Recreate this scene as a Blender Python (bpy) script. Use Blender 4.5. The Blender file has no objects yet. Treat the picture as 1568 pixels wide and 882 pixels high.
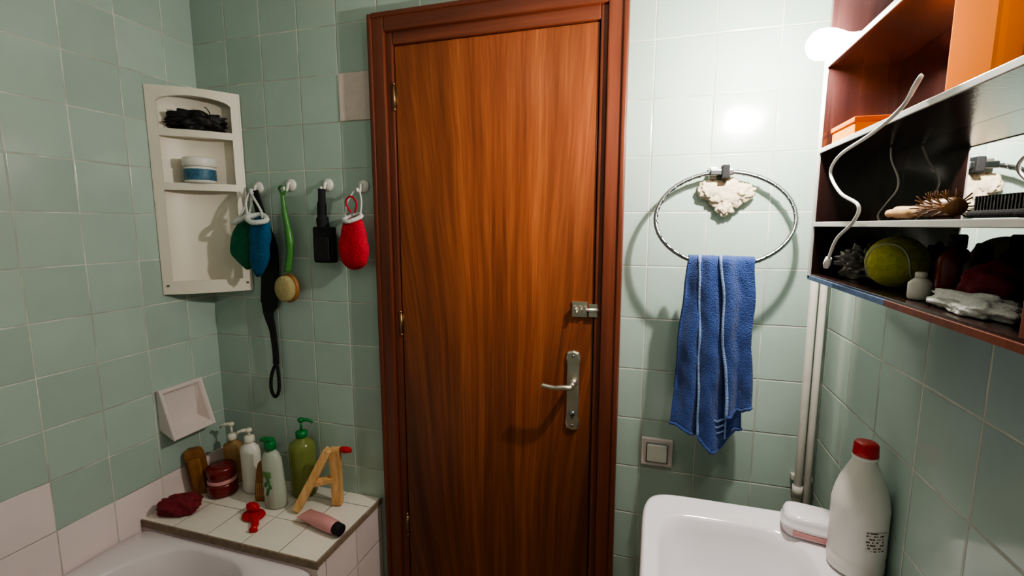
import bpy, bmesh, math, random
from mathutils import Vector, Matrix, noise
random.seed(4)
pi=math.pi
COL=bpy.context.scene.collection
sc=bpy.context.scene
sc.view_settings.view_transform='AgX'
try: sc.view_settings.look='AgX - Medium High Contrast'
except Exception: pass

# ------------------------------------------------------------ materials
def srgb(r,g,b):
    def c(v):
        v/=255.
        return v/12.92 if v<=.04045 else ((v+.055)/1.055)**2.4
    return (c(r),c(g),c(b),1)

class NT:
    def __init__(s,name):
        s.m=bpy.data.materials.new(name); s.m.use_nodes=True
        s.t=s.m.node_tree; s.n=s.t.nodes; s.l=s.t.links
        s.b=s.n['Principled BSDF']
    def link(s,a,b): s.l.new(a,b)
    def setin(s,sock,v):
        if isinstance(v,bpy.types.NodeSocket): s.l.new(v,sock)
        else: sock.default_value=v
    def math(s,op,a,b=None,c=None,clamp=False):
        n=s.n.new('ShaderNodeMath'); n.operation=op; n.use_clamp=clamp
        s.setin(n.inputs[0],a)
        if b is not None: s.setin(n.inputs[1],b)
        if c is not None: s.setin(n.inputs[2],c)
        return n.outputs[0]
    def mapr(s,v,a,b,c=0.,d=1.,smooth=True):
        n=s.n.new('ShaderNodeMapRange')
        if smooth: n.interpolation_type='SMOOTHSTEP'
        s.setin(n.inputs[0],v)
        for i,x in enumerate((a,b,c,d)): n.inputs[i+1].default_value=x
        return n.outputs[0]
    def mix(s,f,a,b,blend='MIX'):
        n=s.n.new('ShaderNodeMix'); n.data_type='RGBA'; n.blend_type=blend
        s.setin(n.inputs[0],f); s.setin(n.inputs[6],a); s.setin(n.inputs[7],b)
        return n.outputs[2]
    def coord(s,k='Object'):
        return s.n.new('ShaderNodeTexCoord').outputs[k]
    def sep(s,v):
        n=s.n.new('ShaderNodeSeparateXYZ'); s.l.new(v,n.inputs[0]); return n.outputs
    def comb(s,x,y,z):
        n=s.n.new('ShaderNodeCombineXYZ')
        for i,v in enumerate((x,y,z)): s.setin(n.inputs[i],v)
        return n.outputs[0]
    def noise(s,v,scale,detail=3.,rough=.5,dist=0.):
        n=s.n.new('ShaderNodeTexNoise'); s.l.new(v,n.inputs['Vector'])
        n.inputs['Scale'].default_value=scale;n.inputs['Detail'].default_value=detail
        n.inputs['Roughness'].default_value=rough;n.inputs['Distortion'].default_value=dist
        return n.outputs['Fac']
    def white(s,v):
        n=s.n.new('ShaderNodeTexWhiteNoise'); s.l.new(v,n.inputs['Vector']); return n.outputs['Value'],n.outputs['Color']
    def ramp(s,f,stops):
        n=s.n.new('ShaderNodeValToRGB'); s.l.new(f,n.inputs[0]); e=n.color_ramp.elements
        e[0].position,e[0].color=stops[0]; e[1].position,e[1].color=stops[-1]
        for p,c in stops[1:-1]:
            x=e.new(p); x.color=c
        return n.outputs[0]
    def bump(s,h,dist=.01,strength=1.):
        n=s.n.new('ShaderNodeBump'); s.l.new(h,n.inputs['Height'])
        n.inputs['Distance'].default_value=dist;n.inputs['Strength'].default_value=strength
        s.l.new(n.outputs[0],s.b.inputs['Normal'])
    def set(s,**k):
        for a,v in k.items():
            nm=dict(col='Base Color',rough='Roughness',metal='Metallic',trans='Transmission Weight',ior='IOR',
                    coat='Coat Weight',coatr='Coat Roughness',ecol='Emission Color',estr='Emission Strength',
                    sss='Subsurface Weight',alpha='Alpha',sheen='Sheen Weight')[a]
            s.setin(s.b.inputs[nm],v)
        return s.m

def plain(name,c,rough=.5,var=.08,nscale=25.,bump=0.,**k):
    t=NT(name); v=t.coord()
    n=t.noise(v,nscale,3)
    dark=tuple(x*(1-2*var) for x in c[:3])+(1,); lite=tuple(min(1,x*(1+var)) for x in c[:3])+(1,)
    col=t.mix(n,dark,lite)
    t.set(col=col,rough=rough,**k)
    if bump: t.bump(n,bump)
    return t.m

def tile(name,base,au,av,ou,ov,size=.15,grout=srgb(226,224,212),rough=.12,alt=None,altmask=None,gw=.0014,var=.12):
    t=NT(name); xyz=t.sep(t.coord())
    U=t.math('DIVIDE',t.math('SUBTRACT',xyz[au],ou),size)
    V=t.math('DIVIDE',t.math('SUBTRACT',xyz[av],ov),size)
    fu=t.math('FRACT',U); fv=t.math('FRACT',V)
    du=t.math('MINIMUM',fu,t.math('SUBTRACT',1.,fu)); dv=t.math('MINIMUM',fv,t.math('SUBTRACT',1.,fv))
    d=t.math('MULTIPLY',t.math('MINIMUM',du,dv),size)
    wob=t.math('MULTIPLY',t.math('SUBTRACT',t.noise(t.coord(),55.,2),.5),.0014)
    g=t.mapr(t.math('ADD',d,wob),gw*.6,gw*1.4)
    cell=t.comb(t.math('FLOOR',U),t.math('FLOOR',V),3.)
    rv,rc=t.white(cell); rcs=t.sep(rc)
    cloud=t.noise(t.coord(),9.,3)
    c=base
    if alt:
        mk=None
        for (ax,lo,hi,ax2,lo2,hi2) in altmask:
            p=t.math('MULTIPLY',t.math('GREATER_THAN',xyz[ax],lo),t.math('LESS_THAN',xyz[ax],hi))
            q=t.math('MULTIPLY',t.math('GREATER_THAN',xyz[ax2],lo2),t.math('LESS_THAN',xyz[ax2],hi2))
            r=t.math('MULTIPLY',p,q); mk=r if mk is None else t.math('MAXIMUM',mk,r)
        c=t.mix(mk,base,alt)
    br=t.math('ADD',t.math('MULTIPLY',t.math('SUBTRACT',rv,.5),var),t.math('ADD',t.math('MULTIPLY',t.math('SUBTRACT',cloud,.5),.14),.98))
    br3=t.comb(br,br,br)
    c=t.mix(1.,c,br3,'MULTIPLY')
    gn=t.noise(t.coord(),7.,3)
    gcol=t.mix(t.mapr(gn,.35,.65),tuple(x*.55 for x in grout[:3])+(1,),grout)
    c=t.mix(g,gcol,c)
    t.set(col=c,rough=t.mapr(g,0,1,.75,rough,False))
    edge=t.mapr(d,0.,.0035)
    tiltu=t.math('MULTIPLY',t.math('SUBTRACT',fu,.5),t.math('SUBTRACT',rcs[0],.5))
    tiltv=t.math('MULTIPLY',t.math('SUBTRACT',fv,.5),t.math('SUBTRACT',rcs[1],.5))
    wav=t.noise(t.coord(),13.,1)
    h=t.math('ADD',t.math('MULTIPLY',edge,.0010),t.math('MULTIPLY',t.math('ADD',tiltu,tiltv),.0030))
    h=t.math('ADD',h,t.math('MULTIPLY',wav,.0009))
    t.bump(h,1.)
    return t.m

GREEN=srgb(174,193,184)
PINK=srgb(238,222,222)
WTILE=srgb(238,230,220)
mt_bl=tile('green_tile_back_a',GREEN,0,2,.05,.016)
mt_br=tile('green_tile_back_b',GREEN,0,2,.135,.016,rough=.2)
mt_l=tile('green_tile_left',GREEN,1,2,.06,.016,alt=PINK,altmask=[(2,0,.616,1,-9,9),(2,0,.766,1,-9,.81)])
mt_r=tile('green_tile_right',GREEN,1,2,.02,.016)
mt_top=tile('white_tile_top',WTILE,0,1,-.90,1.03,size=.14,grout=srgb(190,180,165),rough=.25)
mt_side=tile('white_tile_side',PINK,1,2,.02,.06,grout=srgb(190,180,170),rough=.2)
mt_floor=tile('floor_tile',srgb(150,120,95),0,1,.1,.1,size=.3,rough=.3)
m_ceil=plain('ceiling_paint',srgb(225,225,218),.8)

def wood(name,dark,mid,lite,axis=2,fan=False,rough=.33,coat=.35,sx=26.,sl=1.1,cx=0.,gray=0.):
    t=NT(name); v=t.coord(); xyz=t.sep(v)
    L=xyz[axis]; others=[i for i in range(3) if i!=axis]
    A=xyz[others[0]]; Bc=xyz[others[1]]
    if fan:
        a=t.math('ABSOLUTE',t.math('SUBTRACT',A,cx))
        lf=t.noise(t.comb(t.math('MULTIPLY',A,1.6),0.,t.math('MULTIPLY',L,1.1)),1.,1)
        a=t.math('ADD',a,t.math('MULTIPLY',t.math('SUBTRACT',lf,.5),.09))
        k=t.math('ADD',.50,t.math('MULTIPLY',L,.36))
        A=t.math('DIVIDE',a,k)
    vec=t.comb(t.math('MULTIPLY',A,sx),t.math('MULTIPLY',Bc,sx),t.math('MULTIPLY',L,sl))
    n1=t.noise(vec,1.,4,.55,.15 if fan else .35)
    vec2=t.comb(t.math('MULTIPLY',A,sx*6),t.math('MULTIPLY',Bc,sx*6),t.math('MULTIPLY',L,sl*4))
    n2=t.noise(vec2,1.,3,.6)
    w=t.math('ADD',t.math('MULTIPLY',n1,.66),t.math('MULTIPLY',n2,.34))
    c=t.ramp(w,[(.31,dark),(.50,mid),(.69,lite)])
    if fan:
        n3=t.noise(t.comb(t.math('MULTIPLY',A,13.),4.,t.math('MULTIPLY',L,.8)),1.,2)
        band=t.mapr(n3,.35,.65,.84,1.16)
        z=t.mapr(L,.3,1.55,.62,1.12)  # light put into the colour: door darkens towards the floor
        side=t.mapr(t.math('ABSOLUTE',t.math('SUBTRACT',xyz[0],cx)),.04,.34,1.12,.74)  # painted glow along the centre line, falling off to the edges
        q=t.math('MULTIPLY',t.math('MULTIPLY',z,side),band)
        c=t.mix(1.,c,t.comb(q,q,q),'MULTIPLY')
    t.set(col=c,rough=rough,coat=coat,coatr=.22)
    t.bump(n2,.0003)
    return t.m
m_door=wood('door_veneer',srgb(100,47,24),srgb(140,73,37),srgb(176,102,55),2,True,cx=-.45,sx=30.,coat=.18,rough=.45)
m_frv=wood('frame_wood_v',srgb(80,37,23),srgb(106,52,33),srgb(126,66,43),2,sx=18.,rough=.42,coat=.15)
m_frh=wood('frame_wood_h',srgb(80,37,23),srgb(106,52,33),srgb(126,66,43),0,sx=18.,rough=.42,coat=.15)
m_cab=wood('cabinet_wood',srgb(28,16,16),srgb(44,26,25),srgb(60,36,33),2,sx=25.,rough=.16)
m_pine=wood('pine_wood',srgb(188,136,84),srgb(218,170,114),srgb(236,196,142),2,sx=60.,sl=8,rough=.5,coat=0.)
m_brwood=wood('brown_wood',srgb(96,58,26),srgb(140,92,46),srgb(170,118,62),2,sx=50.,sl=6,rough=.5,coat=.1)

m_metal=plain('brushed_nickel',(.70,.66,.58,1),.34,.1,metal=1.)
m_chrome=plain('dark_chrome',(.35,.37,.38,1),.22,.15,metal=1.)
m_brass=plain('aged_hinge',(.40,.25,.14,1),.4,.2,metal=1.)
m_white=plain('white_plastic',srgb(230,226,220),.35,.03)
m_cream=plain('cream_plastic',srgb(234,226,212),.4,.04,8.)
m_enamel=plain('white_enamel',srgb(228,218,222),.12,.03,4.)
m_ceram=plain('white_ceramic',srgb(232,226,232),.1,.02,4.)
m_pinkcer=plain('pinkish_ceramic',srgb(226,212,210),.2,.05,10.)
m_plaster=plain('old_plaster',srgb(220,204,176),.8,.2,45.,.003)
m_patch=plain('patch_plaster',srgb(218,202,194),.7,.07,30.,.002)
m_black=plain('black_fabric',srgb(24,24,28),.8,.2,200.,.001)
m_hair=plain('dark_hair',srgb(26,20,24),.6,.3,120.)
m_green=plain('green_mesh_fabric',srgb(20,112,80),.9,.3,160.,.004)
m_teal=plain('teal_mesh_fabric',srgb(16,92,134),.9,.3,160.,.004)
m_wfab=plain('white_fabric',srgb(220,222,220),.9,.1,150.,.003)
m_red=plain('red_knit',srgb(200,26,52),.9,.18,150.,.004)
m_redp=plain('red_plastic',srgb(190,20,24),.35,.06)
m_maroon=plain('maroon_cloth',srgb(122,30,42),.85,.25,60.,.003)
m_redjar=plain('dark_red_jar',srgb(116,30,30),.25,.12)
m_gpl=plain('green_plastic',srgb(50,128,66),.4,.08)
m_hgreen=plain('green_handle',srgb(74,136,64),.35,.1)
m_grcap=plain('dark_green_cap',srgb(14,120,58),.35,.05)
m_brist=plain('bristle',srgb(186,172,122),.9,.25,180.,.004)
m_pinktube=plain('pink_tube',srgb(212,150,150),.35,.06)
m_pump=plain('pump_white',srgb(225,220,205),.4,.04)
m_label=plain('label_print',srgb(70,120,150),.5,.45,90.)
m_labelg=plain('label_leaf',srgb(110,150,80),.5,.4,80.)
m_orange=plain('orange_box',(.80,.20,.008,1),.95,.08,12.,ior=1.08)
m_orange2=plain('orange_box_deep',(.70,.13,.006,1),.95,.1,12.,ior=1.08)
m_edge=plain('shelf_edge',srgb(200,198,194),.35,.08,40.)
m_pipe=plain('painted_pipe',srgb(202,196,188),.4,.1,20.)
m_yarn=plain('yellow_felt',srgb(196,196,84),.9,.15,120.,.004)
m_cable=plain('white_cable',srgb(230,228,224),.4,.03)
m_greyp=plain('grey_plastic_bag',srgb(120,118,112),.3,.5,35.,.01)
m_seal=plain('old_sealant',srgb(150,130,112),.8,.3,60.)
m_bluedge=plain('blue_edge_tape',srgb(84,104,140),.4,.3,60.)
def glassy(name,c,rough=.12,tr=.75):
    t=NT(name); n=t.noise(t.coord(),12.)
    t.set(col=t.mix(n,c,tuple(x*.85 for x in c[:3])+(1,)),rough=rough,trans=tr,ior=1.35)
    return t.m
m_oil=glassy('olive_liquid',srgb(172,182,104),.1,.55)
m_amber=glassy('amber_liquid',srgb(212,172,120),.15,.5)
m_clear=glassy('milky_bottle',srgb(214,222,206),.25,.3)
def mirror():
    t=NT('mirror_glass'); n=t.noise(t.coord(),20.)
    t.set(col=t.mix(n,(.86,.86,.86,1),(.92,.92,.91,1)),rough=.01,metal=1.); return t.m
m_mirror=mirror()
def emit(name,c,s):
    t=NT(name); n=t.noise(t.coord(),5.); t.set(col=(1,1,1,1),ecol=t.mix(n,c,c),estr=s); return t.m
m_lamp=emit('lamp_glow',(1,.94,.87,1),200.)
m_lamp2=emit('lamp_glow_b',(1,.94,.86,1),50.)
m_fill=emit('fill_lamp_glow',(1,.92,.82,1),7.)
def terry(name,c,c2):
    t=NT(name); v=t.coord(); n=t.noise(v,330.,2); n2=t.noise(v,22.,3)
    t.set(col=t.mix(t.math('ADD',t.math('MULTIPLY',n,.6),t.math('MULTIPLY',n2,.4)),c,c2),rough=.95,sheen=.25)
    t.bump(n,.004); return t.m
m_towel=terry('blue_terry',srgb(20,42,100),srgb(54,84,150))
m_hem=terry('pale_hem',srgb(100,128,180),srgb(140,164,204))
def printed(name,base,ink,sx,sz):
    t=NT(name); s=t.sep(t.coord()); 
    row=t.math('GREATER_THAN',t.math('FRACT',t.math('MULTIPLY',s[2],sz)),.45)
    n=t.noise(t.comb(t.math('MULTIPLY',s[0],sx),t.math('MULTIPLY',s[1],sx),t.math('MULTIPLY',t.math('FLOOR',t.math('MULTIPLY',s[2],sz)),7.3)),1.,2)
    k=t.math('MULTIPLY',row,t.math('GREATER_THAN',n,.5))
    t.set(col=t.mix(k,base,ink),rough=.4); return t.m
m_print=printed('bottle_label',srgb(220,212,204),srgb(90,70,66),200.,170.)

# ------------------------------------------------------------ mesh builder
class B:
    def __init__(s,name): s.name=name; s.bm=bmesh.new(); s.mats=[]
    def mi(s,m):
        if m not in s.mats: s.mats.append(m)
        return s.mats.index(m)
    def merge(s,tb,mat,M=None,smooth=True):
        i=s.mi(mat)
        if M is not None: bmesh.ops.transform(tb,matrix=M,verts=tb.verts)
        for f in tb.faces: f.material_index=i; f.smooth=smooth
        me=bpy.data.meshes.new('tmp'); tb.to_mesh(me); tb.free(); s.bm.from_mesh(me); bpy.data.meshes.remove(me)
    def box(s,lo,hi,mat,bev=0.,M=None,seg=2):
        tb=bmesh.new(); bmesh.ops.create_cube(tb,size=1)
        for v in tb.verts:
            v.co=Vector([(lo[k]+hi[k])/2+v.co[k]*(hi[k]-lo[k]) for k in range(3)])
        if bev: bmesh.ops.bevel(tb,geom=tb.edges[:],offset=bev,segments=seg,affect='EDGES',profile=.6)
        s.merge(tb,mat,M,False)
    def loft(s,rings,mat,cap0=True,cap1=True,closed=True,M=None,smooth=True):
        tb=bmesh.new(); R=[[tb.verts.new(p) for p in r] for r in rings]
        n=len(rings[0])
        for a,b in zip(R[:-1],R[1:]):
            for k in range(n if closed else n-1):
                try: tb.faces.new((a[k],a[(k+1)%n],b[(k+1)%n],b[k]))
                except ValueError: pass
        if cap0: tb.faces.new(R[0][::-1])
        if cap1: tb.faces.new(R[-1])
        bmesh.ops.recalc_face_normals(tb,faces=tb.faces)
        s.merge(tb,mat,M,smooth)
    def lathe(s,prof,c,mat,seg=32,M=None,sx=1.,sy=1.):
        rings=[[Vector((c[0]+r*sx*math.cos(2*pi*k/seg),c[1]+r*sy*math.sin(2*pi*k/seg),c[2]+z)) for k in range(seg)] for r,z in prof]
        s.loft(rings,mat,M=M)
    def tube(s,pts,r,mat,seg=8,closed=False,M=None):
        pts=[Vector(p) for p in pts]; n=len(pts); rings=[]
        up=None
        for i,p in enumerate(pts):
            if closed: d=pts[(i+1)%n]-pts[i-1]
            else: d=pts[min(i+1,n-1)]-pts[max(i-1,0)]
            d.normalize()
            if up is None:
                up=Vector((0,0,1)) if abs(d.z)<.9 else Vector((1,0,0))
            a=(up-d*up.dot(d)).normalized(); b=d.cross(a); up=a
            rr=r[i] if isinstance(r,(list,tuple)) else r
            rings.append([p+a*(rr*math.cos(2*pi*k/seg))+b*(rr*math.sin(2*pi*k/seg)) for k in range(seg)])
        if closed:
            rings.append(rings[0][:]); s.loft(rings,mat,False,False,M=M)
        else: s.loft(rings,mat,M=M)
    def pouch(s,outline,y,depth,mat,ring=6,wob=0.,M=None,ws=30.,cen=None):
        cx=sum(p[0] for p in outline)/len(outline); cz=sum(p[1] for p in outline)/len(outline)
        if cen: cx,cz=cen
        rings=[]
        for sgn in (1,-1):
            ks=[k/ring for k in range(1,ring+1)]
            if sgn==-1: ks=ks[::-1][1:]
            for q in ks:
                rr=[]
                for x,z in outline:
                    px=cx+(x-cx)*q; pz=cz+(z-cz)*q
                    dd=depth*math.sqrt(max(0,1-q**2.6))
                    w=wob*noise.noise(Vector((px*ws,sgn*2,pz*ws)))*(1 if q<1 else .3)
                    rr.append(Vector((px+w*.5,y+sgn*(dd+w),pz+w*.3)))
                rings.append(rr)
        s.loft(rings,mat,M=M)
    def blob(s,c,size,mat,sub=4,amp=.2,fs=3.,M=None,seed=0,flat=None):
        tb=bmesh.new(); bmesh.ops.create_icosphere(tb,subdivisions=sub,radius=1)
        for v in tb.verts:
            n=noise.noise(v.co*fs+Vector((seed,seed*2,0)))+.5*noise.noise(v.co*fs*2.3+Vector((seed,0,seed)))
            p=v.co*(1+amp*n)
            v.co=Vector((c[0]+p.x*size[0],c[1]+p.y*size[1],c[2]+p.z*size[2]))
            if flat is not None and v.co.z<flat: v.co.z=flat
        s.merge(tb,mat,M)
    def done(s,parent=None,origin=True,sub=0,solid=0.):
        me=bpy.data.meshes.new(s.name); s.bm.to_mesh(me); s.bm.free()
        for m in s.mats: me.materials.append(m)
        ob=bpy.data.objects.new(s.name,me); COL.objects.link(ob)
        if origin and me.vertices:
            xs=[v.co for v in me.vertices]
            c=Vector([(min(v[k] for v in xs)+max(v[k] for v in xs))/2 for k in range(3)])
            me.transform(Matrix.Translation(-c)); ob.location=c
        if solid:
            md=ob.modifiers.new('solid','SOLIDIFY'); md.thickness=solid; md.offset=0
        if sub:
            md=ob.modifiers.new('sub','SUBSURF'); md.levels=sub; md.render_levels=sub
        if parent:
            ob.parent=parent; ob.matrix_parent_inverse=Matrix.Translation(-Vector(parent.location))
        return ob

def spline(pts,n=8,closed=False):
    P=[Vector(p) for p in pts]; out=[]; m=len(P)
    rng=range(m) if closed else range(m-1)
    for i in rng:
        if closed: a,b,c,d=P[i-1],P[i],P[(i+1)%m],P[(i+2)%m]
        else: a,b,c,d=P[max(i-1,0)],P[i],P[i+1],P[min(i+2,m-1)]
        for k in range(n):
            t=k/n
            out.append(.5*((2*b)+(c-a)*t+(2*a-5*b+4*c-d)*t*t+(3*b-a-3*c+d)*t**3))
    if not closed: out.append(P[-1])
    return out
def spl2(pts,n=6): return [(p.x,p.y) for p in spline([(a,b,0) for a,b in pts],n,True)]
def RotAbout(c,ang,ax): return Matrix.Translation(Vector(c))@Matrix.Rotation(math.radians(ang),4,ax)@Matrix.Translation(-Vector(c))

# ------------------------------------------------------------ room
XL,XR,YB,YF,H=-1.597,.44,1.37,-1.3,2.45
w=B('wall_back')
w.box((XL-.1,YB,0),(-.80,YB+.1,H),mt_bl)
w.box((-.15,YB,0),(XR+.1,YB+.1,H),mt_br)
w.box((-.80,YB,2.05),(-.15,YB+.1,H),mt_bl)
w.done(origin=False)
w=B('wall_left'); w.box((XL-.1,YF,0),(XL,YB,H),mt_l); w.done(origin=False)
w=B('wall_right'); w.box((XR,YF,0),(XR+.1,YB,H),mt_r); w.done(origin=False)
w=B('wall_front'); w.box((XL-.1,YF-.1,0),(XR+.1,YF,H),mt_br); w.done(origin=False)
w=B('floor'); w.box((XL-.1,YF-.1,-.1),(XR+.1,YB+.1,0),mt_floor); w.done(origin=False)
w=B('ceiling'); w.box((XL-.1,YF-.1,H),(XR+.1,YB+.1,H+.1),m_ceil); w.done(origin=False)
w=B('wall_tile_patch'); w.box((-.998,YB-.003,1.818),(-.868,YB-.0005,1.964),m_patch,.001); w.done()

# ------------------------------------------------------------ door
dr=B('door_1')
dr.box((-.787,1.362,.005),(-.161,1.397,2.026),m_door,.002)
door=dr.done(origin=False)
fr=B('trim_1')
def arch(b,x0,x1,y0,y1,z0,z1,m): b.box((x0,y0,z0),(x1,y1,z1),m,.004)
arch(fr,-.862,-.812,1.342,1.372,0,2.115,m_frv); arch(fr,-.136,-.086,1.342,1.372,0,2.115,m_frv)
arch(fr,-.812,-.136,1.342,1.372,2.066,2.115,m_frh)
arch(fr,-.866,-.852,1.336,1.371,0,2.118,m_frv); arch(fr,-.096,-.082,1.336,1.371,0,2.118,m_frv)
arch(fr,-.852,-.096,1.336,1.371,2.106,2.120,m_frh)
arch(fr,-.813,-.790,1.354,1.42,0,2.067,m_frv); arch(fr,-.157,-.135,1.354,1.42,0,2.067,m_frv)
arch(fr,-.790,-.157,1.354,1.42,2.029,2.067,m_frh)
fr.done(origin=False)
h=B('door_handle')
plate=[]
for sx_,sz_ in [(-.017,-.119),(0,-.124),(.017,-.119),(.021,-.10),(.018,-.08),(.018,.08),(.021,.10),(.017,.119),(0,.124),(-.017,.119),(-.021,.10),(-.018,.08),(-.018,-.08),(-.021,-.10)]:
    plate.append((-.216+sx_,.986+sz_))
rings=[[Vector((x,1.362,z)) for x,z in plate],[Vector((x,1.356,z)) for x,z in plate],[Vector((-.216+(x+.216)*.8,1.353,.986+(z-.986)*.96)) for x,z in plate]]
h.loft(rings,m_metal,smooth=False)
h.tube([(-.214,1.356,1.012),(-.214,1.315,1.012)],.009,m_metal,14)
h.tube(spline([(-.214,1.318,1.012),(-.218,1.305,1.012),(-.235,1.300,1.013),(-.265,1.300,1.010),(-.300,1.302,1.014)],5),[.009]*6+[.008]*8+[.007]*7,m_metal,12)
h.lathe([(.012,0),(.012,.012),(.009,.016)],(0,0,0),m_metal,20,Matrix.Translation((-.214,1.362,1.012))@Matrix.Rotation(pi/2,4,'X'))
h.tube([(-.216,1.354,.915),(-.216,1.350,.915)],.009,m_chrome,14)
h.box((-.2175,1.3485,.900),(-.2145,1.352,.914),m_black)
for zz in (.878,1.094): h.tube([(-.216,1.354,zz),(-.216,1.351,zz)],.004,m_chrome,10)
h.done(door)
h=B('door_bolt')
h.box((-.222,1.357,1.213),(-.178,1.362,1.258),m_metal,.001)
h.box((-.172,1.349,1.216),(-.148,1.354,1.254),m_metal,.001)
h.tube([(-.222,1.350,1.236),(-.145,1.350,1.236)],.0055,m_metal,12)
for xx in (-.215,-.198,-.184): h.box((xx-.004,1.344,1.225),(xx+.004,1.358,1.247),m_metal,.002)
h.tube([(-.206,1.350,1.236),(-.206,1.335,1.228)],.004,m_metal,10)
h.done(door)
for zz in (1.876,1.159,.44):
    h=B('door_hinge')
    h.tube([(-.789,1.355,zz-.035),(-.789,1.355,zz+.035)],.0050,m_brass,12)
    h.tube([(-.789,1.355,zz+.035),(-.789,1.355,zz+.043)],[.006,.003],m_brass,12)
    h.tube([(-.789,1.355,zz-.043),(-.789,1.355,zz-.035)],[.003,.006],m_brass,12)
    h.box((-.786,1.360,zz-.028),(-.778,1.363,zz+.028),m_brass,.0005)
    h.done(door)

# ------------------------------------------------------------ superellipse rings
def se(cx,cy,rx,ry,z,n=48,e=2.):
    out=[]
    for k in range(n):
        a=2*pi*k/n; c,s_=math.cos(a),math.sin(a)
        out.append(Vector((cx+rx*math.copysign(abs(c)**(2/e),c),cy+ry*math.copysign(abs(s_)**(2/e),s_),z)))
    return out
# bathtub
t=B('bathtub')
cx,cy=-1.2485,.27; 
N=160
rings=[se(cx,cy,.345,.756,.02,N,14),se(cx,cy,.345,.756,.455,N,30),se(cx,cy,.344,.756,.478,N,30),se(cx,cy,.340,.753,.484,N,22),
 se(cx-.01,cy,.305,.742,.485,N,5),se(cx-.015,cy,.292,.735,.481,N,3.2),se(cx-.015,cy,.287,.730,.472,N,3.0),se(cx-.015,cy,.278,.715,.40,N,2.9),
 se(cx-.015,cy,.250,.66,.20,N,2.8),se(cx-.015,cy,.21,.58,.12,N,2.6),se(cx-.015,cy,.12,.42,.10,N,2.4)]
t.loft(rings,m_enamel)
t.done()
# ledge
l=B('tiled_ledge')
l.box((XL+.001,1.032,0.001),(-.902,YB-.001,.490),mt_side)
l.box((XL+.001,1.030,.490),(-.900,YB-.001,.510),mt_top)
l.box((-.904,1.03,.492),(-.897,YB-.001,.512),m_seal,.001)
l.box((XL+.001,1.0275,.487),(-.897,1.033,.5115),m_seal,.001)
l.done(origin=False)
# ------------------------------------------------------------ corner shelf
S=.19
def cp(a,b,z): return Vector((XL+.001+a,YB-.001-b,z))
def fc(s_,off=0.,bow=.02):
    k=bow*math.sin(pi*s_)+off
    return (S*s_+.7071*k, S*(1-s_)+.7071*k)
c=B('corner_shelf')
def plate_(z0,z1,bow=.02,off=0.,n=24,mat=m_cream):
    front=[fc(i/n,off,bow) for i in range(n+1)]
    poly=[(0,0)]+[(max(0,a),max(0,b)) for a,b in front[::-1]]
    c.loft([[cp(a,b,z) for a,b in poly] for z in (z0,z1)],mat,smooth=False)
plate_(1.245,1.272); plate_(1.602,1.618,.022); plate_(1.778,1.794,.022); plate_(1.915,1.932)
def strip(s0,s1,z0f,z1f,n=10,th=.012):
    ring=[]
    for i in range(n+1):
        q=s0+(s1-s0)*i/n; a,b=fc(q,.003,.02); a2,b2=fc(q,-th,.02)
        z0=z0f(q);z1=z1f(q)
        ring.append([cp(max(a,0),max(b,0),z0),cp(max(a,0),max(b,0),z1),cp(max(a2,0),max(b2,0),z1),cp(max(a2,0),max(b2,0),z0)])
    c.loft(ring,m_cream,smooth=False)
strip(0,.11,lambda q:1.245,lambda q:1.932); strip(.89,1,lambda q:1.245,lambda q:1.932)
strip(.11,.89,lambda q:1.885+.022*math.sin(pi*(q-.11)/.78)**.5 if .11<q<.89 else 1.885,lambda q:1.932,24)
strip(.11,.89,lambda q:1.245,lambda q:1.290,16)
strip(.11,.89,lambda q:1.598,lambda q:1.622,16,.010)
strip(.11,.89,lambda q:1.774,lambda q:1.797,16,.010)
sh=[]
for zz in (1.25,1.93):
    sh.append([cp(max(.003,.19-.183*math.cos(k/24*pi/2)),max(.003,.19-.183*math.sin(k/24*pi/2)),zz) for k in range(25)])
c.loft(sh,m_cream,False,False,closed=False)
for s_ in (.06,.94):
    a,b=fc(s_,.004); c.tube([cp(a,b,1.275),cp(a+.002,b+.002,1.275)],.004,m_chrome,10)
c.done()
j=B('cream_jar')
jc=cp(.092,.092,0); jx,jy=jc.x,jc.y
j.lathe([(.044,1.623),(.047,1.628),(.047,1.672),(.044,1.678)],(jx,jy,0),m_white)
j.lathe([(.0475,1.632),(.0477,1.633),(.0477,1.668),(.0475,1.669)],(jx,jy,0),m_label)
j.lathe([(.049,1.678),(.051,1.681),(.051,1.703),(.048,1.708),(.02,1.709)],(jx,jy,0),m_white)
j.done()
hb=B('hair_clump')
hx=cp(.085,.085,1.826)
hb.blob(hx,(.080,.048,.034),m_hair,4,.5,3.,flat=1.7975,M=RotAbout(hx,40,'Z'))
for k in range(70):
    a=random.uniform(0,2*pi); rr=random.uniform(.01,.055)
    p=hx+Vector((rr*math.cos(a)*.9+rr*math.sin(a)*.3,rr*math.sin(a)*.8+rr*math.cos(a)*.3,random.uniform(-.015,.025)))
    pts=[p]
    d=Vector((random.uniform(-1,1),random.uniform(-1,1),random.uniform(-.2,.8))).normalized()*.009
    for q in range(4):
        pts.append(pts[-1]+d); d=(d+Vector((random.uniform(-.006,.006),random.uniform(-.006,.006),random.uniform(-.009,.002))))
    for q in pts: q.z=max(q.z,1.799)
    hb.tube(spline(pts,3),.0016,m_hair,5)
hb.done()

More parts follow.
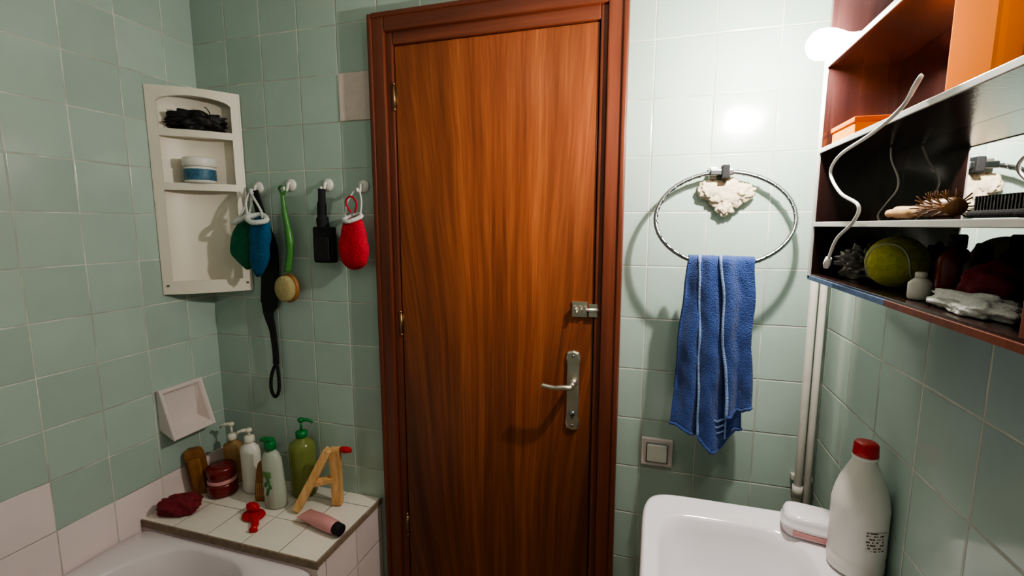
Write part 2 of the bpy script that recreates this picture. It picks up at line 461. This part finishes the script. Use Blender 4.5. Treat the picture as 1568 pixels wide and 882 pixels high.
# soap dish on left wall
s=B('soap_dish')
def sd(y,z,x): return Vector((XL+x,y,z))
y0,y1=1.115,1.275; zt,zb=.925,.755
def q4(y0,y1,zt,zb,xt,xb): return [sd(y0,zt,xt),sd(y1,zt,xt),sd(y1,zb,xb),sd(y0,zb,xb)]
def lerpq(i,dx=0.):
    ft=.018;fb=.070
    fz=lambda z: ft+(fb-ft)*(zt-z)/(zt-zb)
    return [sd(y0+i,zt-i,fz(zt-i)-dx),sd(y1-i,zt-i,fz(zt-i)-dx),sd(y1-i,zb+i,fz(zb+i)-dx),sd(y0+i,zb+i,fz(zb+i)-dx)]
rings=[q4(y0+.004,y1-.004,zt-.004,zb+.03,.0,.0),q4(y0,y1,zt,zb+.006,.010,.055),lerpq(0.),lerpq(.004,-.004),lerpq(.010,-.003),lerpq(.015,.004),
  [sd(y0+.022,zt-.022,.006),sd(y1-.022,zt-.022,.006),sd(y1-.022,zb+.035,.008),sd(y0+.022,zb+.035,.008)]]
s.loft(rings,m_pinkcer,smooth=False); s.done()

# ------------------------------------------------------------ wall hooks
hk=[(-1.349,1.612),(-1.208,1.618),(-1.058,1.615),(-.920,1.607)]
for x,z in hk:
    q=B('wall_hook')
    M=Matrix.Translation((x,YB-.0005,z))@Matrix.Rotation(pi/2,4,'X')
    q.lathe([(.021,0),(.021,.003),(.017,.007),(.008,.010)],(0,0,0),m_white,24,M)
    q.tube(spline([(x,YB-.008,z+.006),(x,YB-.016,z+.004),(x,YB-.020,z-.010),(x,YB-.026,z-.020),(x,YB-.036,z-.018),(x,YB-.038,z-.008)],4),.0042,m_white,8)
    q.done()
# exfoliating gloves
g=B('exfoliating_gloves')
G=.026
out=spl2([(-1.400+G,1.500),(-1.432+G,1.470),(-1.454+G,1.42),(-1.454+G,1.375),(-1.424+G,1.345),(-1.392+G,1.325),(-1.360+G,1.345),(-1.345+G,1.40),(-1.352+G,1.46),(-1.365+G,1.50)])
g.pouch(out,1.310,.022,m_green,6,.006)
out=spl2([(-1.330+G,1.500),(-1.346+G,1.46),(-1.346+G,1.40),(-1.354+G,1.35),(-1.338+G,1.306),(-1.310+G,1.312),(-1.282+G,1.36),(-1.268+G,1.42),(-1.262+G,1.47),(-1.278+G,1.51)])
g.pouch(out,1.292,.022,m_teal,6,.006)
for (ax,az,bx,bz,yy) in [(-1.422,1.493,-1.356,1.514,1.297),(-1.342,1.507,-1.264,1.496,1.279)]:
    ax+=G;bx+=G
    pts=spline([(ax,yy,az),((ax+bx)/2,yy-.020,(az+bz)/2-.012),(bx,yy,bz),((ax+bx)/2,yy+.022,(az+bz)/2+.014)],6,True)
    g.tube(pts,.0085,m_wfab,8,True)
g.tube(spline([(-1.405+G,1.300,1.497),(-1.385+G,1.318,1.55),(-1.352,1.334,1.600),(-1.349,1.338,1.602),(-1.345,1.332,1.597),(-1.360+G,1.315,1.545),(-1.362+G,1.300,1.51)],5),.004,m_wfab,6)
g.tube(spline([(-1.345+G,1.285,1.505),(-1.350,1.31,1.56),(-1.349,1.336,1.603),(-1.340,1.325,1.59),(-1.305+G,1.30,1.53),(-1.285+G,1.285,1.503)],5),.004,m_wfab,6)
g.done()
# long black strap
st=B('bath_strap')
def ribbon(b,pts,w,th,mat,n=6,wdir=Vector((1,0,0))):
    P=spline(pts,n); R=[]
    for i,p in enumerate(P):
        d=(P[min(i+1,len(P)-1)]-P[max(i-1,0)]).normalized()
        a=(wdir-d*wdir.dot(d)).normalized(); q=d.cross(a)
        ww=w[min(int(i/n),len(w)-1)]*(1-(i%n)/n)+w[min(int(i/n)+1,len(w)-1)]*((i%n)/n) if isinstance(w,list) else w
        R.append([p-a*ww-q*th,p+a*ww-q*th,p+a*ww+q*th,p-a*ww+q*th])
    b.loft(R,mat,smooth=False)
ribbon(st,[(-1.346,1.345,1.60),(-1.325,1.350,1.50),(-1.304,1.352,1.40),(-1.310,1.352,1.30),(-1.322,1.352,1.20)],[.014,.018,.034,.036,.034],.004,m_black)
ribbon(st,[(-1.322,1.352,1.20),(-1.328,1.352,1.16),(-1.314,1.352,1.10),(-1.308,1.352,1.02),(-1.310,1.352,.975)],[.034,.020,.013,.012,.012],.003,m_black)
st.tube(spline([(-1.310,1.352,.975),(-1.332,1.350,.93),(-1.337,1.350,.875),(-1.320,1.350,.850),(-1.302,1.350,.88),(-1.300,1.350,.94)],5,True),.006,m_black,8,True)
st.done()
# bath brush
b=B('bath_brush')
b.tube(spline([(-1.222,1.340,1.590),(-1.218,1.340,1.53),(-1.205,1.338,1.46),(-1.200,1.336,1.40),(-1.215,1.334,1.32)],6),[.007]*6+[.010]*6+[.013]*6+[.012]*7,m_hgreen,12)
b.tube(spline([(-1.222,1.338,1.585),(-1.232,1.336,1.605),(-1.215,1.332,1.612),(-1.206,1.336,1.600),(-1.214,1.338,1.585)],4),.004,m_hgreen,8)
M=Matrix.Translation((-1.218,1.350,1.262))@Matrix.Rotation(pi/2,4,'X')@Matrix.Scale(1.25,4,(0,1,0))
b.lathe([(.036,0),(.041,.006),(.041,.014),(.036,.018)],(0,0,0),m_brwood,28,M)
b.lathe([(.034,.018),(.036,.022),(.035,.040),(.030,.044),(.01,.045)],(0,0,0),m_brist,28,M)
b.done()
# black scrubber
b=B('scrubbing_brush')
b.box((-1.096,1.325,1.355),(-1.020,1.352,1.475),m_black,.006)
b.box((-1.088,1.315,1.362),(-1.028,1.327,1.440),m_hair,.004)
b.tube(spline([(-1.062,1.340,1.47),(-1.066,1.340,1.51),(-1.062,1.338,1.56),(-1.060,1.338,1.60)],6),[.020]*6+[.015]*6+[.012]*7,m_black,12)
b.done()
# red mitt
b=B('bath_mitt')
out=spl2([(-.972,1.490),(-.985,1.45),(-.996,1.41),(-.988,1.365),(-.962,1.340),(-.928,1.336),(-.895,1.352),(-.882,1.39),(-.886,1.43),(-.892,1.47),(-.902,1.498),(-.940,1.505)])
b.pouch(out,1.325,.022,m_red,6,.004)
b.tube(spline([(-.968,1.325,1.500),(-.938,1.303,1.492),(-.905,1.325,1.508),(-.935,1.345,1.515)],6,True),.007,m_wfab,8,True)
b.tube(spline([(-.965,1.325,1.505),(-.955,1.33,1.56),(-.922,1.336,1.596),(-.905,1.33,1.56),(-.908,1.325,1.51)],6),.003,m_wfab,6)
b.tube(spline([(-.940,1.32,1.52),(-.955,1.318,1.555),(-.935,1.318,1.572),(-.915,1.318,1.55),(-.925,1.32,1.52)],5),.003,m_red,6)
b.done()

# ------------------------------------------------------------ things on ledge  (z=.512)
Z=.512
b=B('wash_cloth')
b.blob((-1.500,1.098,Z+.030),(.066,.038,.038),m_maroon,5,.28,1.7,flat=Z,M=RotAbout((-1.500,1.098,Z),28,'Z'))
b.blob((-1.540,1.078,Z+.014),(.036,.024,.018),m_maroon,4,.3,1.8,flat=Z,seed=3)
b.done()
b=B('nail_brush')
M=Matrix.Translation((-1.545,1.215,Z))@Matrix.Rotation(math.radians(35),4,'Z')@Matrix.Rotation(math.radians(-7),4,'Y')
b.loft([[Vector((p[0],yy,p[1])) for p in spl2([(-.026,.002),(.026,.002),(.029,.08),(.026,.160),(.0,.172),(-.026,.162),(-.029,.08)])] for yy in (-.012,.012)],m_brwood,M=M,smooth=False)
b.box((-.02,-.026,.02),(.02,-.012,.14),m_brwood,.004,M=M)
b.done()
def pumpbottle(name,x,y,r,hb,ht,mbody,mcap,sx=1.,sy=1.,label=None,ang=30,clear=None):
    b=B(name)
    b.lathe([(r*.85,0),(r,.008),(r,hb*.80),(r*.9,hb*.90),(r*.45,hb*.97),(r*.36,hb)],(x,y,Z),mbody,32,sx=sx,sy=sy)
    if label: b.lathe([(r*1.01,hb*.2),(r*1.02,hb*.21),(r*1.02,hb*.62),(r*1.01,hb*.63)],(x,y,Z),label,32,sx=sx,sy=sy)
    b.lathe([(r*.42,hb),(r*.45,hb+.003),(r*.45,hb+.02),(r*.25,hb+.024)],(x,y,Z),mcap,20)
    b.lathe([(.004,hb+.024),(.004,ht-.014)],(x,y,Z),mcap,12)
    b.lathe([(.008,ht-.014),(.011,ht-.010),(.011,ht-.003),(.007,ht)],(x,y,Z),mcap,16)
    a=math.radians(ang); d=Vector((math.cos(a),math.sin(a),0))
    p=Vector((x,y,Z+ht-.007))
    b.tube([p,p+d*.022,p+d*.035+Vector((0,0,-.004)),p+d*.040+Vector((0,0,-.012))],[.007,.006,.005,.0045],mcap,10)
    return b.done()
pumpbottle('amber_soap_bottle',-1.500,1.312,.034,.165,.232,m_amber,m_pump,ang=200)
b=B('red_cream_jar')
x,y=-1.475,1.235
b.lathe([(.046,0),(.050,.005),(.050,.040),(.044,.047)],(x,y,Z),m_redjar)
b.lathe([(.047,.047),(.048,.05),(.048,.058),(.046,.060)],(x,y,Z),m_pinktube)
b.lathe([(.042,.060),(.048,.066),(.048,.098),(.044,.105),(.02,.108)],(x,y,Z),m_redjar)
b.done()
pumpbottle('lotion_bottle',-1.378,1.275,.038,.190,.240,m_white,m_pump,sy=.7,ang=-150)
b=B('wooden_comb')
M=Matrix.Translation((-1.300,1.235,Z))@Matrix.Rotation(math.radians(20),4,'Z')@Matrix.Rotation(math.radians(5),4,'Y')
b.loft([[Vector((p[0],yy,p[1])) for p in spl2([(-.017,.001),(.017,.001),(.020,.06),(.014,.135),(.0,.150),(-.014,.135),(-.020,.06)])] for yy in (-.008,.008)],m_brwood,M=M,smooth=False)
for k in range(5): b.box((-.014+k*.006,-.011,.02),(-.0115+k*.006,-.007,.07),m_pine,0,M=M)
b.done()
b=B('shampoo_bottle')
x,y=-1.225,1.225; M=RotAbout((x,y,Z),-3,'Y')
b.lathe([(.036,0),(.041,.006),(.040,.06),(.038,.12),(.036,.170),(.027,.192),(.015,.204)],(x,y,Z),m_clear,32,M=M,sy=.72)
b.lathe([(.015,.204),(.019,.206),(.019,.230),(.016,.234)],(x,y,Z),m_grcap,24,M=M)
b.box((x-.032,y-.012,Z+.232),(x+.013,y+.012,Z+.245),m_grcap,.004,M=M)
for k,(dx,dz) in enumerate([(.0,.07),(.010,.085),(-.008,.09),(.004,.105),(-.004,.058)]):
    b.blob((x+dx,y-.0290,Z+dz),(.006,.0015,.011),m_gpl,2,.1,M=M@RotAbout((x+dx,y,Z+dz),(-1)**k*30,'Y'))
b.box((x-.016,y-.0298,Z+.115),(x+.016,y-.0262,Z+.135),m_labelg,0,M=M)
b.done()
pumpbottle('green_soap_bottle',-1.185,1.318,.045,.215,.285,m_oil,m_grcap,ang=20)
b=B('wooden_massager')
def bar(p,q,w_,t_,mat):
    p=Vector(p);q=Vector(q);d=(q-p).normalized(); a=Vector((.95,.3,0)); a=(a-d*a.dot(d)).normalized(); c_=d.cross(a)
    R=[]
    for P_,s_ in ((p,.92),(p+d*.004,1.),(q-d*.004,1.),(q,.92)):
        R.append([P_+a*w_*s_+c_*t_*s_,P_-a*w_*s_+c_*t_*s_,P_-a*w_*s_-c_*t_*s_,P_+a*w_*s_-c_*t_*s_])
    b.loft(R,mat,smooth=False)
bar((-1.128,1.212,Z+.008),(-1.030,1.266,Z+.214),.013,.015,m_pine)
bar((-1.022,1.290,Z+.004),(-1.018,1.282,Z+.212),.016,.014,m_pine)
bar((-1.088,1.236,Z+.095),(-1.026,1.282,Z+.10),.011,.008,m_pine)
b.blob((-.985,1.295,Z+.205),(.024,.012,.011),m_redp,3,.3)
b.done()
b=B('silicone_spatula')
b.lathe([(.030,0),(.033,.004),(.030,.010),(.012,.012)],(-1.250,1.150,Z),m_redp,24,sx=1.2)
b.tube(spline([(-1.240,1.140,Z+.008),(-1.215,1.122,Z+.007),(-1.196,1.100,Z+.007),(-1.184,1.083,Z+.007)],4),[.015]*4+[.012]*4+[.009]*3+[.013]*2,m_redp,10)
b.blob((-1.262,1.160,Z+.024),(.024,.016,.018),m_redp,3,.3,flat=Z)
b.done()
b=B('cream_tube')
M=Matrix.Translation((-.925,1.150,Z+.023))@Matrix.Rotation(math.radians(-13+180),4,'Z')@Matrix.Rotation(pi/2,4,'Y')
R=[]
for zz,ra,rb in ((0,.016,.016),(.003,.021,.021),(.045,.023,.023),(.09,.024,.020),(.13,.026,.010),(.150,.027,.003),(.155,.027,.002)):
    R.append([Vector((-rb*math.cos(2*pi*k/28),ra*math.sin(2*pi*k/28),zz)) for k in range(28)])
b.loft(R,m_pinktube,M=M)
b.lathe([(.014,-.026),(.018,-.024),(.019,.0),(.012,.001)],(0,0,0),m_black,24,M=M)
b.done()

# ------------------------------------------------------------ towel ring
RX=.166
q=B('towel_ring')
pts=[]
for k in range(64):
    a=2*pi*k/64
    z_=.118*math.sin(a); pts.append((RX+.163*math.cos(a),1.300+z_*.33,1.498+z_))
q.tube(pts,.0055,m_chrome,10,True)
pts2=[]
for k in range(260):
    a=2*pi*k/260; w_=a*38
    z_=.118*math.sin(a)+.0045*math.sin(w_); pts2.append((RX+(.163+.0045*math.cos(w_))*math.cos(a),1.300+.33*.118*math.sin(a)+.0045*math.cos(w_),1.498+z_))
q.tube(pts2,.0026,m_chrome,5,True)
q.box((RX-.034,1.325,1.606),(RX+.022,1.368,1.622),m_chrome,.003)
q.box((RX-.006,1.318,1.598),(RX+.012,1.350,1.632),m_black,.003)
q.box((RX-.034,1.345,1.598),(RX-.014,1.368,1.630),m_metal,.003)
for (dx,dz,sx_,sz_,sd_) in [(.010,-.040,.044,.038,1),(-.032,-.028,.026,.024,4),(.048,-.036,.028,.022,8),(.010,-.072,.022,.022,12)]:
    q.blob((RX+dx,1.352,1.60+dz),(sx_,.011,sz_),m_plaster,4,.38,2.6,seed=sd_)
q.done()
# towel
tw=B('hand_towel')
def panel(xt0,xt1,xb0,xb1,zb,yo,phase,amp,back=.30,hem=(0,0,1),bulge=0.):
    nu,nv=36,96
    ztop=1.392; rr=.013
    grid=[]
    for j_ in range(nv+1):
        t_=j_/nv; row=[]
        for i in range(nu+1):
            s_=i/nu
            zb_=zb(s_)+.006*noise.noise(Vector((s_*6,phase,2)))
            lf=ztop-zb_; lb=back; arc=pi*rr
            L=lb+arc+lf; d=t_*L
            if d<lb: z_=ztop-(lb-d); y_=rr; dn=(ztop-z_)
            elif d<lb+arc:
                a=(d-lb)/rr; z_=ztop+rr*math.sin(a); y_=rr*math.cos(a); dn=0
            else: z_=ztop-(d-lb-arc); y_=-rr; dn=ztop-z_
            k=min(1,dn/.42); ks=k**.8
            x_=(xt0+(xt1-xt0)*s_)*(1-ks)+(xb0+(xb1-xb0)*s_)*ks
            fold=amp*(.45+.55*k)*math.sin(s_*2*pi*1.15+phase+.9*k+.8*noise.noise(Vector((phase,z_*4,0))))
            n_=.007*noise.noise(Vector((x_*28,phase,z_*8)))+.004*noise.noise(Vector((x_*60,phase+3,z_*22)))
            y_=y_+yo*(1 if y_<0 or dn==0 else -.4)+fold+n_+bulge*math.sin(pi*s_)
            row.append(Vector((x_+.007*noise.noise(Vector((z_*8,phase,1))),min(1.262+y_,1.355),z_)))
        grid.append(row)
    tw.loft(grid,m_towel,False,False,closed=False)
    start=int(nv*(back+.01)/(back+.04+.42))
    if hem[0]: tw.tube([r[0]+Vector((0,-.001,0)) for r in grid[start:]],.0022,m_hem,6)
    if hem[2]: tw.tube([r[-1]+Vector((0,-.001,0)) for r in grid[start:]],.0022,m_hem,6)
    if hem[1]: tw.tube([p+Vector((0,-.002,0)) for p in grid[-1]],.0026,m_towel,6)
panel(.090,.150,.060,.150,lambda s_:.965-.035*s_,.000,.6,.014,.34,(0,1,0))
panel(.110,.185,.128,.228,lambda s_:.950-.050*math.sin(pi*min(1,s_*1.1+.05))+.03*s_,-.012,2.2,.013,.30,(1,1,0),-.006)
panel(.160,.234,.188,.240,lambda s_:1.010+.03*s_,-.026,3.6,.013,.33,(1,1,0),-.006)
for k in range(3):
    for sgn in (-1,1):
        zz=.990-.016*k
        tw.tube([(.170+sgn*.001,1.228,zz),(.170+sgn*.020,1.228,zz+.012),(.170+sgn*.020,1.228,zz-.010)],.0012,m_hem,5)
tw.done(solid=.004)

# switch
q=B('light_switch')
q.box((-.011,1.358,.782),(.076,1.369,.866),m_pinkcer,.004)
q.box((.002,1.353,.795),(.063,1.360,.853),m_chrome,.002)
q.box((.005,1.350,.798),(.060,1.358,.850),m_white,.003)
q.done()
# pipes in corner
q=B('water_pipe')
q.tube([(.396,1.345,.001),(.392,1.345,1.9)],.0095,m_pipe,16)
q.tube([(.418,1.347,.001),(.414,1.347,1.9)],.0085,m_pipe,16)
q.tube([(.394,1.345,.76),(.394,1.345,.79)],.0125,m_pipe,16)
q.box((.380,1.35,.80),(.430,1.368,.815),m_pipe,.002)
q.done()

# ------------------------------------------------------------ sink
q=B('bathroom_sink')
N=128
ox,oy,orx,ory=.2175,.855,.2195,.280
ix,iy,irx,iry=.180,.840,.146,.220
rings=[se(.30,.85,.10,.12,.50,N,3),se(.27,.85,.15,.19,.62,N,3.2),se(ox+.01,oy,.195,.250,.74,N,4),se(ox,oy,.214,.270,.79,N,6),se(ox,oy,orx,ory,.805,N,7.5),se(ox,oy,orx,ory,.822,N,8),
 se(ox,oy,orx-.004,ory-.004,.832,N,8),se(ox,oy,orx-.012,ory-.012,.835,N,8),se(ox-.004,oy,orx-.022,ory-.022,.829,N,7),
 se(ix,iy,irx+.006,iry+.006,.827,N,5.5),se(ix,iy,irx,iry,.820,N,5),se(ix,iy,irx-.006,iry-.008,.800,N,4.6),se(ix,iy,irx-.024,iry-.030,.735,N,3.8),se(ix,iy,irx-.05,iry-.07,.695,N,3),se(ix,iy,.05,.06,.680,N,2.4),se(ix,iy,.02,.02,.676,N,2)]
q.loft(rings,m_ceram)
q.lathe([(.11,0.001),(.12,.02),(.085,.08),(.075,.3),(.09,.52)],(.31,.85,.0),m_ceram,32)
q.lathe([(.022,.679),(.022,.683),(.012,.682)],(ix,iy,0),m_metal,20)
q.done()
q=B('soap_box')
M=Matrix.Translation((.345,1.068,.830))@Matrix.Rotation(math.radians(-12),4,'Z')
R=[]
for zz,s_ in ((.0,.88),(.004,.95),(.018,1.),(.019,1.03),(.024,1.03),(.025,.99),(.036,.97),(.044,.90),(.046,.75)):
    R.append([Vector((p.x,p.y,zz)) for p in se(0,0,.056*s_,.038*s_,0,40,4.2)])
q.loft(R[:4],m_pinkcer,M=M); q.loft(R[3:],m_ceram,M=M)
q.box((-.035,-.0395,.006),(.035,-.0365,.016),m_pinktube,0.001,M=M)
q.done()
q=B('bleach_bottle')
x,y,z0=.3925,.978,.829
K=.82
q.lathe([(r_*K,zz) for r_,zz in [(.048,0),(.054,.004),(.056,.012),(.056,.03),(.054,.036),(.056,.042),(.056,.125),(.0565,.132),(.055,.140),(.051,.158),(.044,.178),(.034,.198),(.026,.212),(.023,.220),(.023,.228)]],(x,y,z0),m_white,40)
q.lathe([(.019,.222),(.021,.224),(.021,.228),(.019,.229)],(x,y,z0),m_white,24)
R=[]
for zz,r_ in ((.226,.0185),(.228,.0195),(.250,.0185),(.253,.016)):
    R.append([Vector((x+(r_+(.0008 if k%2 else 0))*math.cos(2*pi*k/48),y+(r_+(.0008 if k%2 else 0))*math.sin(2*pi*k/48),z0+zz)) for k in range(48)])
q.loft(R,m_redp)
R=[]
for zz in (.065,.102):
    R.append([Vector((x+.0468*math.cos(a),y+.0468*math.sin(a),z0+zz)) for a in [math.radians(-95+ (42)*k/12) for k in range(13)]])
q.loft(R,m_print,False,False,closed=False)
q.done()

# ------------------------------------------------------------ mirrored cabinet
X0,X1=.310,.436; Y0,Y1=.25,1.10; 
cb=B('mirror_cabinet')
cb.box((.430,Y0,1.374),(.4385,Y1,2.08),m_cab)
cb.box((.4285,Y0+.01,1.385),(.4302,Y1-.010,2.07),m_mirror)
cb.box((X0,Y1-.012,1.374),(.430,Y1,2.08),m_cab,.001)
cb.box((X0,Y0,1.374),(.430,Y0+.012,2.08),m_cab,.001)
cb.box((X0-.003,Y1-.012,1.374),(X0,Y1+.001,1.80),m_edge)
cb.box((X0,Y0+.01,1.370),(.430,Y1-.01,1.382),m_cab,.001)
cb.box((X0-.003,.76,1.370),(X0,Y1,1.378),m_bluedge)
cb.box((X0-.003,Y0,1.370),(X0,.76,1.378),m_frv)
for zz in (1.482,1.625,1.785):
    cb.box((X0,Y0+.01,zz-.003),(.428,Y1-.012,zz+.003),m_cab)
    cb.box((X0-.003,Y0+.01,zz-.0045),(X0,Y1-.011,zz+.0045),m_edge,.001)
cb.box((X0,.500,1.382),(.428,.514,1.478),m_frv,.001)
cb.box((X0,Y0,2.07),(.430,Y1,2.082),m_cab)
cb.done()
def lampf(name,y,z,x0,x1,mat,r,watt):
    b=B(name)
    prof=[(0,.12),(.04,.45),(.12,.78),(.25,.97),(.4,1.),(.55,.95),(.7,.80),(.85,.62),(1,.55)]
    b.tube([(x0+(x1-x0)*u_,y,z) for u_,_ in prof],[r*k_ for _,k_ in prof],mat,28)
    b.tube([(x1,y,z),(x1+.005,y,z),(x1+.04,y,z),(x1+.042,y,z)],[r*.58,r*.62,r*.62,r*.5],m_white,20)
    b.box((x1+.005,y-.010,z-.02),(x1+.035,y+.010,z),m_white,.002)
    ob=b.done()
    L=bpy.data.lights.new(name+'_bulb','POINT'); L.energy=watt; L.color=(1,.935,.83); L.shadow_soft_size=.012
    lo=bpy.data.objects.new(name+'_bulb',L); COL.objects.link(lo); lo.location=(x0-.014,y,z)
    lo.parent=ob; lo.matrix_parent_inverse=Matrix.Translation(-Vector(ob.location))
    return ob
lampf('vanity_lamp',1.045,1.811,.258,.335,m_lamp,.027,26.)
lampf('vanity_lamp',.40,1.90,.262,.335,m_lamp2,.024,3.)

# contents of the cabinet
q=B('orange_box'); q.box((.325,.622,1.630),(.405,.712,1.752),m_orange,.006); q.box((.323,.620,1.752),(.407,.714,1.768),m_orange2,.004); q.done()
q=B('orange_box'); q.box((.335,.505,1.630),(.415,.600,1.745),m_orange2,.006); q.box((.333,.503,1.745),(.417,.602,1.760),m_orange,.004); q.done()
q=B('orange_box'); q.box((.322,.965,1.6295),(.405,1.075,1.662),m_orange,.004); q.box((.320,.963,1.655),(.407,1.077,1.664),m_orange2,.002); q.done()
q=B('hair_brush')
q.tube(spline([(.345,.865,1.498),(.345,.83,1.499),(.345,.80,1.498),(.345,.77,1.499)],5),[.006]*4+[.009]*8+[.007]*4,m_pine,12)
q.tube([(.345,.77,1.500),(.345,.755,1.502),(.345,.70,1.502),(.345,.69,1.502)],[.007,.012,.012,.008],m_brwood,14)
for k in range(9):
    for a in range(8):
        yy=.755-.007*k; an=2*pi*a/8+k*.3; d=Vector((math.cos(an),0,math.sin(an)))
        p=Vector((.345,yy,1.502)); 
        e=p+d*.022
        if e.z>1.488: q.tube([p,e],.0009,m_brwood,4)
q.done()
q=B('hair_comb')
q.box((.335,.52,1.488),(.352,.66,1.496),m_black,.003)
for k in range(26): q.box((.341,.525+k*.0052,1.495),(.345,.5270+k*.0052,1.512),m_black)
q.done()
q=B('grey_hair_brush')
q.blob((.385,.62,1.498),(.022,.07,.012),m_greyp,4,.15,2.,flat=1.4875); q.done()
q=B('tennis_ball')
bc=(.362,.868,1.424)
q.blob(bc,(.040,.040,.040),m_yarn,4,.0)
pts=[]
for k in range(60):
    a=2*pi*k/60; v=Vector((math.cos(a)+.25*math.cos(3*a),math.sin(a)-.25*math.sin(3*a),.75*math.sin(2*a))).normalized()*.0402
    pts.append(Vector(bc)+v)
q.tube(pts,.0014,m_edge,5,True); q.done()
q=B('plastic_bag')
q.blob((.372,.998,1.412),(.036,.050,.028),m_greyp,5,.6,2.6,flat=1.383,seed=5); q.done()
def smallbottle(name,x,y,z,r,h_,mb,mc,tilt=0):
    b=B(name)
    M=RotAbout((x,y,z),tilt,'X')
    b.lathe([(r*.9,0),(r,.003),(r,h_*.6),(r*.6,h_*.75),(r*.45,h_*.78)],(x,y,z),mb,20,M=M)
    b.lathe([(r*.5,h_*.78),(r*.5,h_*.97),(r*.4,h_)],(x,y,z),mc,16,M=M); return b.done()
smallbottle('travel_bottle',.340,.745,1.383,.013,.036,m_white,m_white)
smallbottle('dark_bottle',.395,.785,1.383,.020,.085,m_redjar,m_hair)
smallbottle('dark_bottle',.398,.735,1.383,.018,.075,m_hair,m_black)
q=B('maroon_pouch'); q.blob((.385,.680,1.410),(.032,.035,.030),m_maroon,4,.2,2.,flat=1.383); q.done()
q=B('white_tissue'); q.blob((.345,.64,1.392),(.022,.065,.013),m_wfab,4,.4,2.,flat=1.383,seed=2); q.done()
q=B('dark_pouch'); q.blob((.39,.575,1.415),(.028,.030,.032),m_hair,4,.3,2.,flat=1.383); q.done()
# cable
q=B('power_cable')
q.tube(spline([(.300,.730,1.640),(.299,.705,1.657),(.298,.715,1.650),(.297,.741,1.629),(.297,.822,1.612),(.297,.942,1.598),(.297,.981,1.572),(.297,.926,1.534),(.297,.847,1.510),(.297,.861,1.485),(.297,.922,1.458),(.297,.953,1.423)],6),.0026,m_cable,8)
q.tube([(.297,.953,1.423),(.297,.960,1.412),(.297,.963,1.405)],[.005,.006,.004],m_cable,10)
q.tube(spline([(.405,1.035,1.619),(.402,1.02,1.595),(.400,.985,1.562),(.400,.985,1.540),(.400,1.02,1.518),(.400,1.046,1.500),(.400,1.040,1.488)],6),.0016,m_cable,8)  # added strand standing in for the cable's reflection in the mirror
q.done()

# added fill lamp under the ceiling, out of view behind camera
q=B('fill_lamp')
q.lathe([(.13,2.449),(.14,2.44),(.14,2.43),(.13,2.425)],(-.75,-.35,0),m_white,32)
q.lathe([(.12,2.426),(.11,2.39),(.07,2.365),(.02,2.36)],(-.75,-.35,0),m_fill,32)
q.done()

world=bpy.data.worlds.new('world'); sc.world=world; world.use_nodes=True
world.node_tree.nodes['Background'].inputs[0].default_value=(.5,.5,.5,1)
world.node_tree.nodes['Background'].inputs[1].default_value=.1

cam=bpy.data.cameras.new('camera'); co=bpy.data.objects.new('camera',cam); COL.objects.link(co)
co.location=(0,0,1.48); co.rotation_euler=(math.radians(90-7.6),0,math.radians(16.7))
cam.sensor_width=36; cam.lens=36*719/1568; cam.clip_start=.01
sc.camera=co
